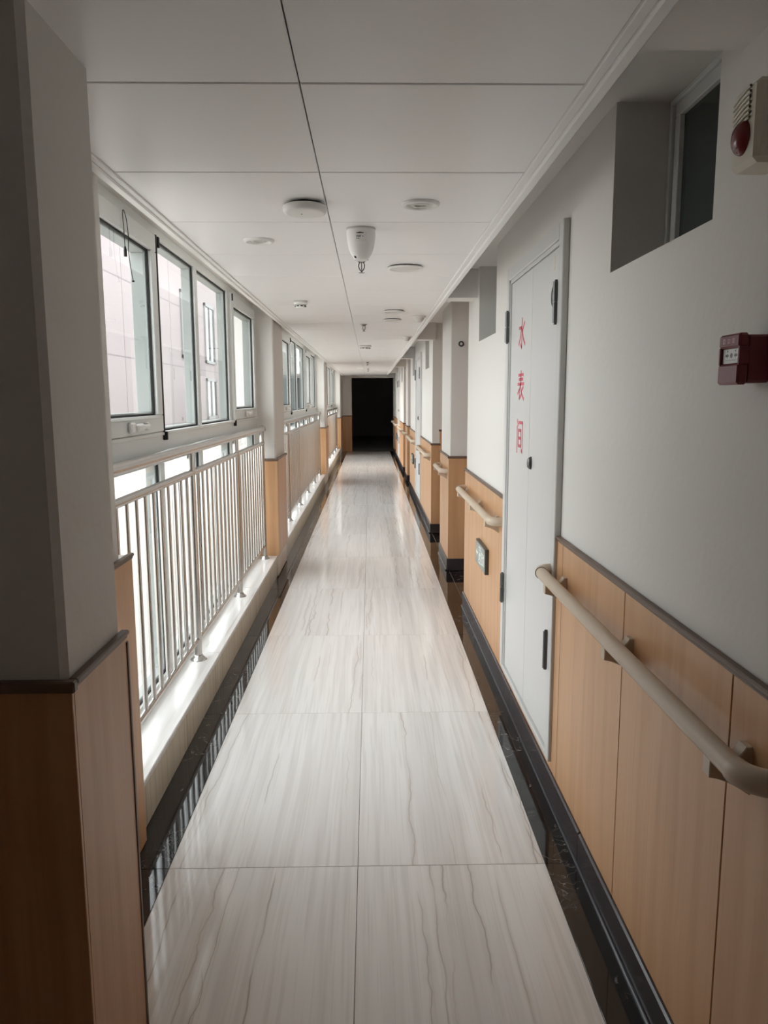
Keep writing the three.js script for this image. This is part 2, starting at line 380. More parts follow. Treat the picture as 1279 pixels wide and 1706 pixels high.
// end wall with the dark opening, and the wall behind the camera
{
  const w = structure('wall_far', 'end wall with a dark open doorway', 'wall');
  box(w, 'wall_section', M.plaster, -1.05, -0.465, 0, 2.42, END, END + 0.15);
  box(w, 'wall_section', M.plaster, 0.705, XB + 0.15, 0, 2.42, END, END + 0.15);
  box(w, 'wall_section', M.plaster, -0.465, 0.705, 2.05, 2.42, END, END + 0.15);
  wainZ(w, END, 1, -0.728, -0.465, 0.0, 1.0);
  const h = thing('side_hall', 'wide unlit hall beyond the open doorway at the corridor end', 'hall', [4, 0, -END - 6], { kind: 'structure' });
  const h0 = END + 0.15, h1 = END + 9, hx = 6.0;
  box(h, 'hall_floor', M.hallFloor, -1.05, hx, -0.1, 0, h0 - 0.15, h1);
  box(h, 'hall_ceiling', M.plaster, -1.05, hx, 3.0, 3.2, h0 - 0.15, h1);
  box(h, 'hall_wall', M.hallWall, -1.2, -1.05, -0.1, 3.2, h0 - 0.15, h1);
  box(h, 'hall_wall', M.hallWall, hx, hx + 0.15, -0.1, 3.2, h0 - 0.15, h1);
  box(h, 'hall_wall', M.hallWall, -1.2, hx + 0.15, -0.1, 3.2, h1, h1 + 0.15);
  box(h, 'hall_wall', M.hallWall, XB + 0.15, hx, -0.1, 3.2, h0 - 0.15, h0);
  box(h, 'hall_wall', M.hallWall, -1.2, XB + 0.15, 2.42, 3.2, h0 - 0.15, h0);
  box(h, 'threshold', M.black[0], -0.465, 0.705, -0.02, 0.003, END - 0.06, END + 0.15, 0.002);
  const n = structure('wall_near', 'white wall closing the corridor behind the camera', 'wall');
  box(n, 'wall_section', M.plaster, -1.0, XB + 0.15, 0, 2.42, BACK - 0.15, BACK);
}

// ---------------------------------------------------------------- windows on the left
function windowBay(idx, { m, sash }, label) {
  const w = structure(`window_${idx}`, label, 'window');
  const X1 = -0.885, X0 = -0.917, XO = -0.950, T = 1.33, B = 1.20, TOP = 2.235, N = m.length - 1, a = m[0], b = m[N], at = [X1, SILL, -(a + b) / 2];
  const fr = [[X0, X1, 2.17, TOP, a, b, 0.002], [X0, X1 + 0.012, B, T, a, b, 0.004], [X0, X1 + 0.02, T - 0.012, T + 0.004, a, b, 0.003], [X0, X1, SILL, SILL + 0.06, a, b, 0.002]];
  m.forEach((q, k) => { const h = 0.033, o = k === 0 ? [0, 0.045] : k === N ? [0.045, 0] : [h, h]; fr.push([X0, X1, SILL + 0.06, B, q - o[0], q + o[1], 0.002]); fr.push([X0, X1 + 0.002, T, 2.17, q - o[0], q + o[1], 0.002]); });
  multi(w, 'window_frame', M.alu, fr, at);
  const gk = (parent, g0, g1, y0, y1, xf) => {  // black seal around a pane, then the pane
    const t = 0.008;
    multi(parent, 'gasket', M.gasket, [[xf - 0.008, xf, y0, y0 + t, g0, g1], [xf - 0.008, xf, y1 - t, y1, g0, g1], [xf - 0.008, xf, y0 + t, y1 - t, g0, g0 + t], [xf - 0.008, xf, y0 + t, y1 - t, g1 - t, g1]], [xf, (y0 + y1) / 2, -(g0 + g1) / 2]);
    multi(parent, 'glazing_bead', M.aluOut, [[XO, xf - 0.010, y0, y0 + 0.014, g0, g1, 0.002], [XO, xf - 0.010, y1 - 0.014, y1, g0, g1, 0.002], [XO, xf - 0.010, y0 + 0.014, y1 - 0.014, g0, g0 + 0.014, 0.002], [XO, xf - 0.010, y0 + 0.014, y1 - 0.014, g1 - 0.014, g1, 0.002]], [xf, (y0 + y1) / 2, -(g0 + g1) / 2]);
    const g = new THREE.PlaneGeometry(g1 - g0 - 2 * t, y1 - y0 - 2 * t).rotateY(Math.PI / 2);
    part(parent, 'pane', g, M.glass, [xf - 0.004, (y0 + y1) / 2, -(g0 + g1) / 2]);
  };
  for (let k = 0; k < N; k++) {
    const g0 = m[k] + (k === 0 ? 0.045 : 0.033), g1 = m[k + 1] - (k === N - 1 ? 0.045 : 0.033);
    gk(w, g0, g1, SILL + 0.06, B, X1 - 0.012);
    if (sash.includes(k)) {
      const first = k === sash[0];                   // opening sash with handle and brush seal
      const s = part(w, 'sash', boxesGeo([
        [X0 + 0.005, X1 + 0.022, T + 0.006, T + 0.078, g0, g1, 0.004], [X0 + 0.005, X1 + 0.022, 2.095, 2.168, g0, g1, 0.004],
        [X0 + 0.005, X1 + 0.022, T + 0.078, 2.095, g0, g0 + 0.07, 0.004], [X0 + 0.005, X1 + 0.022, T + 0.078, 2.095, g1 - 0.07, g1, 0.004],
        [X1 + 0.020, X1 + 0.027, T + 0.064, T + 0.072, g0 + 0.03, g1 - 0.03, 0.002]], [X1, 1.7, -(g0 + g1) / 2]), M.alu, [X1, 1.7, -(g0 + g1) / 2]);
      gk(s, g0 + 0.07, g1 - 0.07, T + 0.078, 2.095, X1 + 0.006);
      const hz = k === 0 ? 2.98 : (g0 + g1) / 2;
      const hg = [[X1 + 0.022, X1 + 0.040, T + 0.018, T + 0.058, hz - 0.09, hz - 0.035, 0.006], [X1 + 0.030, X1 + 0.052, T + 0.024, T + 0.052, hz - 0.045, hz + 0.045, 0.007], [X1 + 0.034, X1 + 0.046, T + 0.030, T + 0.047, hz + 0.04, hz + 0.14, 0.005], [X1 + 0.022, X1 + 0.040, T + 0.022, T + 0.055, hz + 0.115, hz + 0.14, 0.004]];
      part(s, 'handle', boxesGeo(hg, [X1, T, -hz]), M.trim, [X1, T, -hz]);
      const bz = first ? g1 + 0.004 : g0 - 0.016;
      box(w, 'brush_seal', first ? M.brush : M.alu, X1 + 0.001, X1 + 0.024, T, 2.17, bz, bz + 0.012, 0.001);
      box(w, 'stop_block', M.gasket, X1, X1 + 0.03, T - 0.034, T + 0.004, bz + 0.014, bz + 0.034, 0.002);
      box(w, 'stop_block', M.gasket, X1, X1 + 0.03, 2.12, 2.165, bz + 0.014, bz + 0.034, 0.002);
    } else gk(w, g0, g1, T + 0.004, 2.17, X1 - 0.008);
  }
  return w;
}
windowBay(1, bays[0], 'silver aluminium window wall in the bay nearest the camera');
windowBay(2, bays[1], 'silver aluminium window wall in the middle bay behind the second railing');
windowBay(3, bays[2], 'silver aluminium window wall in the farthest bay');

// ---------------------------------------------------------------- high windows in the right-hand niches
{
  const w = structure('window_10', 'aluminium window behind the camera on the left side', 'window'), a = -5.5, b = -4.3, y0 = 0.985, y1 = 2.15, X0 = -0.90, X1 = -0.84;
  multi(w, 'window_frame', M.alu, [[X0, X1, y0, y0 + 0.06, a, b], [X0, X1, y1 - 0.06, y1, a, b], ...[a, b - 0.06].map((q) => [X0, X1, y0, y1, q, q + 0.06])], [X0, y0, -(a + b) / 2]);
  for (const [p, q] of [[a + 0.06, b - 0.06]]) part(w, 'pane', new THREE.PlaneGeometry(q - p, y1 - y0 - 0.12).rotateY(Math.PI / 2), M.glass, [-0.87, (y0 + y1) / 2, -(p + q) / 2]);
}
let wn = 4;
walls.forEach(({ niches }, i) => niches.forEach(([a, b], j) => {
  const where = [['nearest the camera, beside the red-lamp alarm', 'just beyond the first white door'], ['before the second white door', 'after the second white door'], ['before the third white door', 'after the third white door']][i][j];
  const w = structure(`window_${wn++}`, `small dark high window in a wall niche ${where}`, 'window');
  const y0 = 1.822, y1 = POCKET, X0 = 0.868, X1 = 0.930, t = 0.014, at = [X0, y0, -(a + b) / 2];
  multi(w, 'window_frame', M.alu, [[X0, X1, y0, y0 + t, a, b, 0.002], [X0, X1, y1 - t, y1, a, b, 0.002], [X0, X1, y0 + t, y1 - t, a, a + t, 0.002], [X0, X1, y0 + t, y1 - t, b - t, b, 0.002]], at);
  const s = multi(w, 'sash', M.alu, [[X0 + 0.008, X1, y0 + t, y0 + t + 0.040, a + t, b - 0.022, 0.002], [X0 + 0.008, X1, y1 - t - 0.034, y1 - t, a + t, b - 0.022, 0.002], [X0 + 0.008, X1, y0 + t + 0.040, y1 - t - 0.034, a + t, a + t + 0.03, 0.002], [X0 + 0.008, X1, y0 + t + 0.040, y1 - t - 0.034, b - 0.052, b - 0.022, 0.002]], at);
  box(s, 'pane', M.darkGlass, X0 + 0.022, X0 + 0.028, y0 + t + 0.035, y1 - t - 0.03, a + t + 0.025, b - 0.047);
  box(w, 'gasket', M.gasket, X0 + 0.02, X1, y0 + t, y1 - t, b - 0.022, b - t);
}));

// ---------------------------------------------------------------- doors on the right
const GLYPHS = [                                // strokes of the three characters in a unit square
  [[[0.5, 0.97], [0.5, 0.06], [0.36, 0.15]], [[0.10, 0.70], [0.40, 0.70], [0.31, 0.42], [0.08, 0.18]], [[0.86, 0.82], [0.55, 0.55]], [[0.53, 0.60], [0.70, 0.34], [0.95, 0.14]]],
  [[[0.15, 0.86], [0.85, 0.86]], [[0.22, 0.71], [0.78, 0.71]], [[0.06, 0.55], [0.94, 0.55]], [[0.5, 0.98], [0.5, 0.55]], [[0.48, 0.54], [0.30, 0.36], [0.06, 0.22]], [[0.33, 0.36], [0.33, 0.05], [0.54, 0.15]], [[0.86, 0.44], [0.60, 0.30]], [[0.46, 0.50], [0.62, 0.22], [0.94, 0.03]]],
  [[[0.13, 0.97], [0.25, 0.83]], [[0.11, 0.78], [0.11, 0.02]], [[0.36, 0.91], [0.89, 0.91], [0.89, 0.06], [0.76, 0.10]], [[0.32, 0.68], [0.69, 0.68], [0.69, 0.22], [0.32, 0.22], [0.32, 0.68]], [[0.32, 0.45], [0.69, 0.45]]],
];
function glyph(strokes, w, h, t) {              // thin raised print on a face that looks to -x; reading direction is +z
  const gs = [];
  for (const s of strokes) for (let k = 0; k + 1 < s.length; k++) {
    const a = [(s[k][0] - 0.5) * w, (s[k][1] - 0.5) * h], b = [(s[k + 1][0] - 0.5) * w, (s[k + 1][1] - 0.5) * h];
    const L = Math.hypot(b[0] - a[0], b[1] - a[1]), g = cbox(0.0008, t, L + t * 0.7).clone();
    g.rotateX(-Math.atan2(b[1] - a[1], b[0] - a[0])); g.translate(0, (a[1] + b[1]) / 2, (a[0] + b[0]) / 2); gs.push(g);
  }
  return mergeGeometries(gs);
}
walls.forEach(({ door: a }, i) => {
  const b = a + DOORW, y0 = 0.137, y1 = 2.072, d = structure(`door_${i + 1}`, ['narrow white double door with three red characters on its far leaf', 'second white double door down the corridor', 'farthest white double door down the corridor'][i], 'door');
  const X = XP, F = XP - 0.024, at = [X, y0, -(a + b) / 2], t = 0.055;
  multi(d, 'door_frame', M.doorFrame, [
    [F, X, y0, y1, a, a + t, 0.003], [F, X, y0, y1, b - t, b, 0.003], [F, X, y1 - t, y1, a + t, b - t, 0.003], [F, X, y0, y0 + 0.02, a + t, b - t, 0.002],
    [F + 0.007, X, y0, y1 - t, a + t, a + t + 0.012, 0.002], [F + 0.007, X, y0, y1 - t, b - t - 0.012, b - t, 0.002], [F + 0.007, X, y1 - t - 0.016, y1 - t, a + t, b - t, 0.002]], at);
  const j = a + 0.53, leafs = [[a + t + 0.014, j - 0.0015], [j + 0.0015, b - t - 0.014]];
  leafs.forEach(([p, q], k) => {
    const l = box(d, 'leaf', M.door, F + 0.013, X, y0 + 0.022, y1 - t - 0.018, p, q, 0.0015);
    const hz = k ? q + 0.02 : p - 0.004;
    for (const hy of [0.55, 1.805]) {
      const hg = mergeGeometries([rod(V(0, -0.07, 0), V(0, -0.002, 0), 0.0105), rod(V(0, 0.002, 0), V(0, 0.07, 0), 0.0105), rod(V(0, -0.076, 0), V(0, 0.076, 0), 0.006)]);
      part(l, 'hinge', hg, M.hinge, [F - 0.004, hy, -hz]);
    }
    if (k === 0) {
      const lk = lathe([[0, 0.016], [0.010, 0.015], [0.014, 0.008], [0.016, 0], [0.016, -0.004]], 20).rotateZ(Math.PI / 2).scale(1, 1.7, 1);
      part(l, 'lock', lk, M.hinge, [F + 0.012, 1.21, -(j - 0.05)]);
      if (i === 0) {
        box(l, 'sticker', M.beige, F + 0.0122, F + 0.0132, 1.93, 1.975, 2.81, 2.835);
        part(l, 'hasp', new THREE.TorusGeometry(0.022, 0.003, 8, 24).rotateY(Math.PI / 2).scale(1, 1.5, 1), M.hinge, [F + 0.012, 1.838, -2.82]);
      }
    } else if (i === 0) {
      [[1.754, 0.134], [1.531, 0.126], [1.307, 0.150]].forEach(([y, h], n) => part(l, 'character', glyph(GLYPHS[n], 0.15, h, 0.0135), M.red, [F + 0.0127, y, -3.385], 'red printed Chinese character'));
    }
  });
});
// brown wooden doors at the back of the recesses
alcoves.forEach(([a, b], i) => {
  const d = structure(`door_${i + 4}`, `brown wooden room door set back in the ${['first', 'second', 'third', 'fourth', 'fifth'][i]} recess from the camera`, 'door');
  const w = 0.82, p = (a + b - w) / 2, q = p + w;
  multi(d, 'door_frame', M.doorWood, [[XB - 0.03, XB, 0, 2.06, p - 0.05, p, 0.003], [XB - 0.03, XB, 0, 2.06, q, q + 0.05, 0.003], [XB - 0.03, XB, 2.0, 2.06, p, q, 0.003]], [XB, 0, -(p + q) / 2]);
  const l = box(d, 'leaf', M.doorWood, XB - 0.02, XB, 0.005, 2.0, p + 0.002, q - 0.002, 0.002);
  part(l, 'handle', mergeGeometries([rod(V(0, 0, 0), V(-0.05, 0, 0), 0.009), rod(V(-0.05, 0, 0.005), V(-0.05, 0, -0.11), 0.009)]), M.chrome, [XB - 0.02, 1.0, -(p + 0.07)]);
});

// ---------------------------------------------------------------- steel railings along the windows
function railing(a, b, posts, label) {
  const X = -0.822, at = [X, SILL, -(a + b) / 2], r = thing('steel_railing', label, 'railing', at, { group: 'stainless steel railings along the windows' });
  const P = (y, d) => V(0, y - SILL, -d - at[2]);
  const top = mergeGeometries([rod(P(1.238, a), P(1.238, b - 0.07), 0.025, 20).toNonIndexed(), new THREE.SphereGeometry(0.030, 20, 12).scale(1, 1, 0.7).translate(0, 1.238 - SILL, -(b - 0.065) - at[2]).toNonIndexed()]);
  part(r, 'top_rail', top, M.steel, at);
  part(r, 'middle_rail', rod(P(1.122, a), P(1.122, b - 0.05), 0.0165, 16), M.steel, at);
  part(r, 'bottom_rail', rod(P(0.285, a), P(0.285, b - 0.05), 0.0125, 12), M.steel, at);
  const pg = rod(V(0, 0, 0), V(0, 1.222 - SILL, 0), 0.0185, 16), fg = lathe([[0, 0.026], [0.020, 0.026], [0.024, 0.018], [0.034, 0.008], [0.040, 0.004], [0.040, 0]], 20);
  for (const q of posts) { const p = part(r, 'post', pg, M.steel, [X, SILL, -q]); part(p, 'flange', fg, M.steel, [X, SILL, -q]); }
  const bg = rod(V(0, 0.285, 0), V(0, 1.122, 0), 0.0098, 10);
  const all = [...posts].sort((x, y) => x - y);
  const spans = [[a, all[0]], ...all.slice(0, -1).map((v, k) => [v, all[k + 1]])];
  for (const [p, q] of spans) {
    const n = Math.round((q - p) / 0.1125);
    for (let k = (p === a ? 0.5 : 1); k < n; k++) part(r, 'baluster', bg, M.steel, [X, 0, -(p + (q - p) * k / n)]);
  }
}
railing(2.425, 6.25, [2.468, 3.70, 4.94, 6.14], 'steel tube railing in the near window bay, ending at the first wood-clad column');
railing(6.935, 13.19, [8.10, 9.33, 10.56, 11.79, 13.05], 'steel tube railing between the first and second far columns');
railing(13.965, 20.08, [15.2, 16.4, 17.6, 18.8, 19.95], 'steel tube railing in the farthest window bay');

// ---------------------------------------------------------------- handrails on the right wall
function handrail(a, b, brackets, label) {
  const X = 0.655, Y = 0.858, R = 0.0205, e = 0.055, at = [X, Y, -(a + b) / 2];
  const h = thing('handrail', label, 'handrail', at, { group: 'beige handrails on the right wall' });
  const L = (x, d) => V(x - X, 0, -d - at[2]);
  part(h, 'rail', rod(L(X, a + e), L(X, b - e), R, 20), M.rail, at);
  for (const [q, s] of [[a, 1], [b, -1]]) {      // elbow that turns into the wall
    const pts = []; for (let k = 0; k <= 8; k++) { const t = k / 8 * Math.PI / 2; pts.push(L(X + e * (1 - Math.cos(t)), q + s * e * (1 - Math.sin(t)))); }
    pts.push(L(XW, q));
    part(h, 'elbow', new THREE.TubeGeometry(new THREE.CatmullRomCurve3(pts), 20, R + 0.0022, 18, false), M.railEnd, at);
  }
  const sh = new THREE.Shape(); sh.moveTo(-0.016, -0.008); sh.lineTo(-0.016, -0.040); sh.quadraticCurveTo(0.02, -0.046, 0.057, -0.075); sh.lineTo(0.057, 0.012); sh.lineTo(0.046, 0.012); sh.quadraticCurveTo(0.036, -0.010, 0.010, -0.012); sh.closePath();
  const bg = new THREE.ExtrudeGeometry(sh, { depth: 0.026, bevelEnabled: true, bevelSize: 0.002, bevelThickness: 0.002, bevelSegments: 1 }).translate(0, 0, -0.013);
  for (const q of brackets) part(h, 'bracket', bg, M.rail, [X, Y, -q]);
}
handrail(1.135, 2.70, [1.255, 1.86, 2.52], 'long beige handrail nearest the camera, right of the white door');
handrail(3.775, 5.26, [3.90, 4.50, 5.12], 'beige handrail just beyond the first white door, above the exit sign');
handrail(6.50, 7.16, [6.60, 7.06], 'short beige handrail on the first wood-clad pillar');
handrail(8.36, 9.92, [8.48, 9.15, 9.80], 'beige handrail just before the second white door');
handrail(11.14, 12.74, [11.26, 11.95, 12.62], 'beige handrail just beyond the second white door');
handrail(13.76, 14.40, [13.86, 14.30], 'short beige handrail on the second wood-clad pillar');
handrail(15.42, 17.02, [15.54, 16.2, 16.9], 'beige handrail just before the third white door');
handrail(18.24, 19.84, [18.36, 19.0, 19.72], 'beige handrail just beyond the third white door');
handrail(20.86, 21.50, [20.96, 21.40], 'shortest-looking beige handrail at the far end by the dark doorway');

// ---------------------------------------------------------------- wall devices on the right
function canvasTex(w, h, draw) { const c = document.createElement('canvas'); c.width = w; c.height = h; draw(c.getContext('2d'), w, h); const t = new THREE.CanvasTexture(c); t.colorSpace = THREE.SRGBColorSpace; return t; }
const face = (w, h) => new THREE.PlaneGeometry(w, h).rotateY(-Math.PI / 2);   // a print that looks to -x, reading along +z
{ // red manual call point
  const d0 = 1.288, d1 = 1.364, y0 = 1.497, y1 = 1.583, X0 = 0.664;
  const t = thing('fire_call_point', 'small square red fire alarm call point with a white press panel', 'fire alarm', [XP, y0, -(d0 + d1) / 2]);
  box(t, 'back_box', M.redPlastic, X0 + 0.016, XP, y0 + 0.003, y1 - 0.003, d0 + 0.003, d1 - 0.003, 0.004);
  const p = y0 + 0.036, q = y1 - 0.024;
  multi(t, 'front_cover', M.redPlastic, [[X0, X0 + 0.018, y0, p, d0, d1, 0.004], [X0, X0 + 0.018, q, y1, d0, d1, 0.004], [X0 + 0.001, X0 + 0.018, p - 0.002, q + 0.002, d0, d0 + 0.006, 0.001], [X0 + 0.001, X0 + 0.018, p - 0.002, q + 0.002, d1 - 0.006, d1, 0.001]], [X0, (y0 + y1) / 2, -(d0 + d1) / 2]);
  const cm = canvasTex(256, 112, (g, w, h) => {
    g.fillStyle = '#dfe3de'; g.fillRect(0, 0, w, h); g.fillStyle = '#1d2422';
    g.beginPath(); g.moveTo(60, 4); g.lineTo(84, 18); g.lineTo(60, 26); g.fill(); g.beginPath(); g.moveTo(196, 4); g.lineTo(172, 18); g.lineTo(196, 26); g.fill();
    const ar = (x, s) => { g.beginPath(); g.moveTo(x + 26 * s, 52); g.lineTo(x, 30); g.lineTo(x, 43); g.lineTo(x - 24 * s, 43); g.lineTo(x - 24 * s, 61); g.lineTo(x, 61); g.lineTo(x, 74); g.fill(); };
    ar(62, 1); ar(194, -1); g.beginPath(); g.arc(128, 52, 20, 0, 7); g.fill();
    g.fillStyle = '#7d8783'; for (let k = 0; k < 9; k++) { g.fillRect(44 + k * 19, 84, 13, 3); g.fillRect(44 + k * 19, 90, 13, 3); g.fillRect(49 + k * 19, 83, 3, 14); }
  });
  const press = box(t, 'press_panel', M.white, X0 + 0.006, X0 + 0.016, p, q, d0 + 0.006, d1 - 0.006, 0.001);
  part(press, 'press_print', face(d1 - d0 - 0.014, q - p - 0.002), std({ map: cm, roughness: 0.3 }), [X0 + 0.0057, (p + q) / 2, -(d0 + d1) / 2]);
  const mk = canvasTex(128, 32, (g, w, h) => { g.fillStyle = '#74202c'; g.fillRect(0, 0, w, h); g.strokeStyle = '#d9b3b3'; g.lineWidth = 3; for (const x of [24, 64, 104]) { g.strokeRect(x - 8, 8, 16, 16); g.beginPath(); g.moveTo(x, 6); g.lineTo(x, 27); g.stroke(); } });
  part(t, 'lettering', face(0.055, 0.013), std({ map: mk, roughness: 0.5 }), [X0 - 0.0003, y1 - 0.012, -(d0 + d1) / 2]);
}
{ // sounder with red strobe
  const d0 = 1.258, d1 = 1.345, y0 = 1.845, y1 = 1.972, X0 = 0.655, z = -(d0 + d1) / 2;
  const t = thing('alarm_sounder', 'cream alarm sounder with grille slots and a red lamp, high on the right wall', 'alarm', [XP, y0, z]);
  box(t, 'housing', M.beige, X0, XP, y0, y1, d0, d1, 0.008);
  for (let k = 0; k < 7; k++) { const pts = []; for (let n = 0; n <= 6; n++) { const u = n / 6; pts.push(V(X0 - 0.002, y1 - 0.020 - k * 0.0078 + 0.012 * Math.sin(u * 1.4), -d1 + 0.010 + u * 0.055)); } part(t, 'grille_rib', tube(pts.map((p) => p.sub(V(X0, y1, z))), 0.0028, 12, 6), M.beige, [X0, y1, z]); }
  const lamp = new THREE.SphereGeometry(1, 28, 18).scale(0.016, 0.027, 0.025);
  part(t, 'strobe_lamp', lamp, M.lampRed, [X0, y0 + 0.047, -d1 + 0.042], 'glossy dark red lamp');
  box(t, 'slot', M.dark, X0 + 0.030, X0 + 0.050, y0 + 0.040, y0 + 0.046, d0 - 0.0006, d0 + 0.002);
}
function exitSign(d0, d1, label) {
  const y0 = 0.487, y1 = 0.632, X0 = XW - 0.024, z = -(d0 + d1) / 2;
  const t = thing('exit_sign', label, 'exit sign', [XW, y0, z], { group: 'exit signs low on the right wall' });
  box(t, 'case', M.darkMetal, X0, XW, y0, y1, d0, d1, 0.003);
  part(t, 'sign_face', face(d1 - d0 - 0.014, y1 - y0 - 0.014), exitMat, [X0 - 0.0006, (y0 + y1) / 2, z], 'grey face with pale green running figure and arrows');
}
const exitMat = std({ roughness: 0.25, map: canvasTex(512, 200, (g, w, h) => {
  g.fillStyle = '#8b918c'; g.fillRect(0, 0, w, h); g.fillStyle = '#e8f6ec'; g.strokeStyle = '#e8f6ec'; g.lineCap = 'round';
  g.fillRect(60, 92, 70, 16); g.beginPath(); g.moveTo(34, 100); g.lineTo(76, 64); g.lineTo(76, 136); g.fill();
  g.lineWidth = 8; g.strokeRect(180, 28, 110, 144);
  g.beginPath(); g.arc(246, 52, 13, 0, 7); g.fill();
  g.lineWidth = 15; const ln = (...p) => { g.beginPath(); g.moveTo(p[0], p[1]); for (let k = 2; k < p.length; k += 2) g.lineTo(p[k], p[k + 1]); g.stroke(); };
  ln(240, 74, 232, 112); ln(232, 112, 258, 132, 250, 164); ln(232, 112, 214, 138, 190, 150); ln(240, 78, 214, 92, 204, 116); ln(240, 78, 262, 98, 280, 90);
  g.lineWidth = 10; ln(330, 60, 400, 60); ln(365, 36, 365, 150); ln(335, 60, 335, 96, 395, 96, 395, 60); ln(325, 112, 325, 156, 405, 156, 405, 112);
  ln(440, 50, 440, 150); ln(425, 76, 470, 76); ln(470, 52, 470, 150);
}) });
exitSign(4.19, 4.56, 'grey exit sign box on the wainscot beyond the first white door');
exitSign(11.55, 11.92, 'grey exit sign box on the wainscot beyond the second white door');
exitSign(18.65, 19.02, 'grey exit sign box on the wainscot beyond the third white door');
{ // ring on the pillar
  const t = thing('door_holder', 'small dark ring fixed high on the first wood-clad pillar', 'door holder', [0.807, 1.923, -6.45]);
  part(t, 'ring', new THREE.TorusGeometry(0.018, 0.006, 10, 28), M.darkMetal, [0.807, 1.923, -6.445]);
  part(t, 'plug', new THREE.CylinderGeometry(0.010, 0.010, 0.012, 16).rotateX(Math.PI / 2), M.whiteDim, [0.807, 1.923, -6.445]);
}
{ // cord hanging at the first window
  const t = thing('hanging_cord', 'thin black cord with a plug dangling at the top of the nearest window', 'cord', [-0.856, 2.165, -2.955]);
  const p = [[2.03, 2.950], [2.10, 2.945], [2.150, 2.940], [2.166, 2.948], [2.150, 2.975], [2.09, 2.995], [2.03, 2.990], [1.97, 3.005], [1.925, 3.030]].map(([y, d]) => V(0, y - 2.165, -(d - 2.955)));
  part(t, 'wire', tube(p, 0.0016, 60, 6), M.cord, [-0.856, 2.165, -2.955]);
  part(t, 'plug', lathe([[0, 0.018], [0.003, 0.018], [0.006, 0.004], [0.006, -0.018], [0, -0.018]], 12), M.cord, [-0.856, 2.018, -2.950]);
  part(t, 'tip', lathe([[0, 0.004], [0.005, 0.002], [0.005, -0.003], [0, -0.004]], 12), M.cord, [-0.856, 1.923, -3.030]);
}

// ---------------------------------------------------------------- things on the ceiling
function disc(x, d, r, label) {
  const t = thing('access_point', label, 'access point', [x, CEIL, -d]);
  part(t, 'mount', lathe([[0, 0], [r * 0.72, 0], [r * 0.72, -0.009], [0, -0.009]]), M.dark, [x, CEIL, -d]);
  part(t, 'body', lathe([[0, -0.008], [r * 0.97, -0.008], [r, -0.011], [r, -0.024], [r * 0.96, -0.030], [r * 0.80, -0.033], [0, -0.034]], 56), M.white, [x, CEIL, -d]);
  part(t, 'indicator', lathe([[0, -0.0345], [0.0025, -0.0345], [0.0025, -0.033], [0, -0.033]], 12), M.dark, [x - 0.01, CEIL, -d + 0.005]);
}
disc(-0.158, 2.56, 0.070, 'flat white round access point beside the ceiling joint, nearest the camera');
function downlight(x, d, r, label, lit) {
  const t = thing('downlight', label, 'ceiling light', [x, CEIL, -d], { group: 'round recessed ceiling lights' });
  part(t, 'rim', lathe([[r * 0.66, 0.006], [r * 0.70, -0.006], [r * 0.82, -0.010], [r * 0.95, -0.008], [r, -0.003], [r, 0]], 48), M.white, [x, CEIL, -d]);
  part(t, 'reflector', lathe([[0, -0.001], [r * 0.34, -0.001], [r * 0.36, -0.006], [r * 0.45, -0.007], [r * 0.50, -0.002], [r * 0.69, -0.0005]], 40), lit ? M.glow : M.whiteDim, [x, CEIL, -d]);
  if (lit) { const l = new THREE.SpotLight('#fff4e6', 1.2, 6, 1.1, 0.8, 2); l.position.set(0, -0.02, 0); l.target.position.set(0, -1, 0); l.castShadow = true; l.shadow.radius = 2; t.add(l, l.target); l.name = 'lamp'; l.target.name = 'lamp_aim'; }
}
downlight(0.213, 2.56, 0.062, 'round recessed downlight right of the ceiling joint, nearest the camera');
downlight(-0.387, 3.13, 0.060, 'round recessed downlight on the window side of the ceiling');
downlight(-0.15, 16.0, 0.065, 'bright lit downlight far along the ceiling, left of centre', true);
downlight(0.195, 17.1, 0.065, 'bright lit downlight far along the ceiling, right of centre', true);
function cover(x, d, r, label) {
  const t = thing('ceiling_speaker', label, 'speaker', [x, CEIL, -d], { group: 'flat round ceiling speakers' });
  part(t, 'neck', lathe([[0, 0], [r * 0.88, 0], [r * 0.88, -0.006], [0, -0.006]], 40), M.dark, [x, CEIL, -d]);
  part(t, 'bezel', lathe([[r * 0.84, -0.005], [r * 0.86, -0.011], [r * 0.93, -0.014], [r, -0.010], [r, -0.005], [r * 0.84, -0.005]], 48), M.white, [x, CEIL, -d]);
  part(t, 'grille', lathe([[0, -0.0135], [r * 0.6, -0.012], [r * 0.86, -0.009]], 48), M.whiteDim, [x, CEIL, -d]);
}
cover(0.22, 3.74, 0.084, 'flat white round speaker on the ceiling behind the bell-shaped camera');
cover(0.222, 5.56, 0.075, 'flat white round speaker, nearer of the pair midway along the ceiling');
cover(0.229, 6.15, 0.070, 'flat white round speaker, farther of the pair midway along the ceiling');
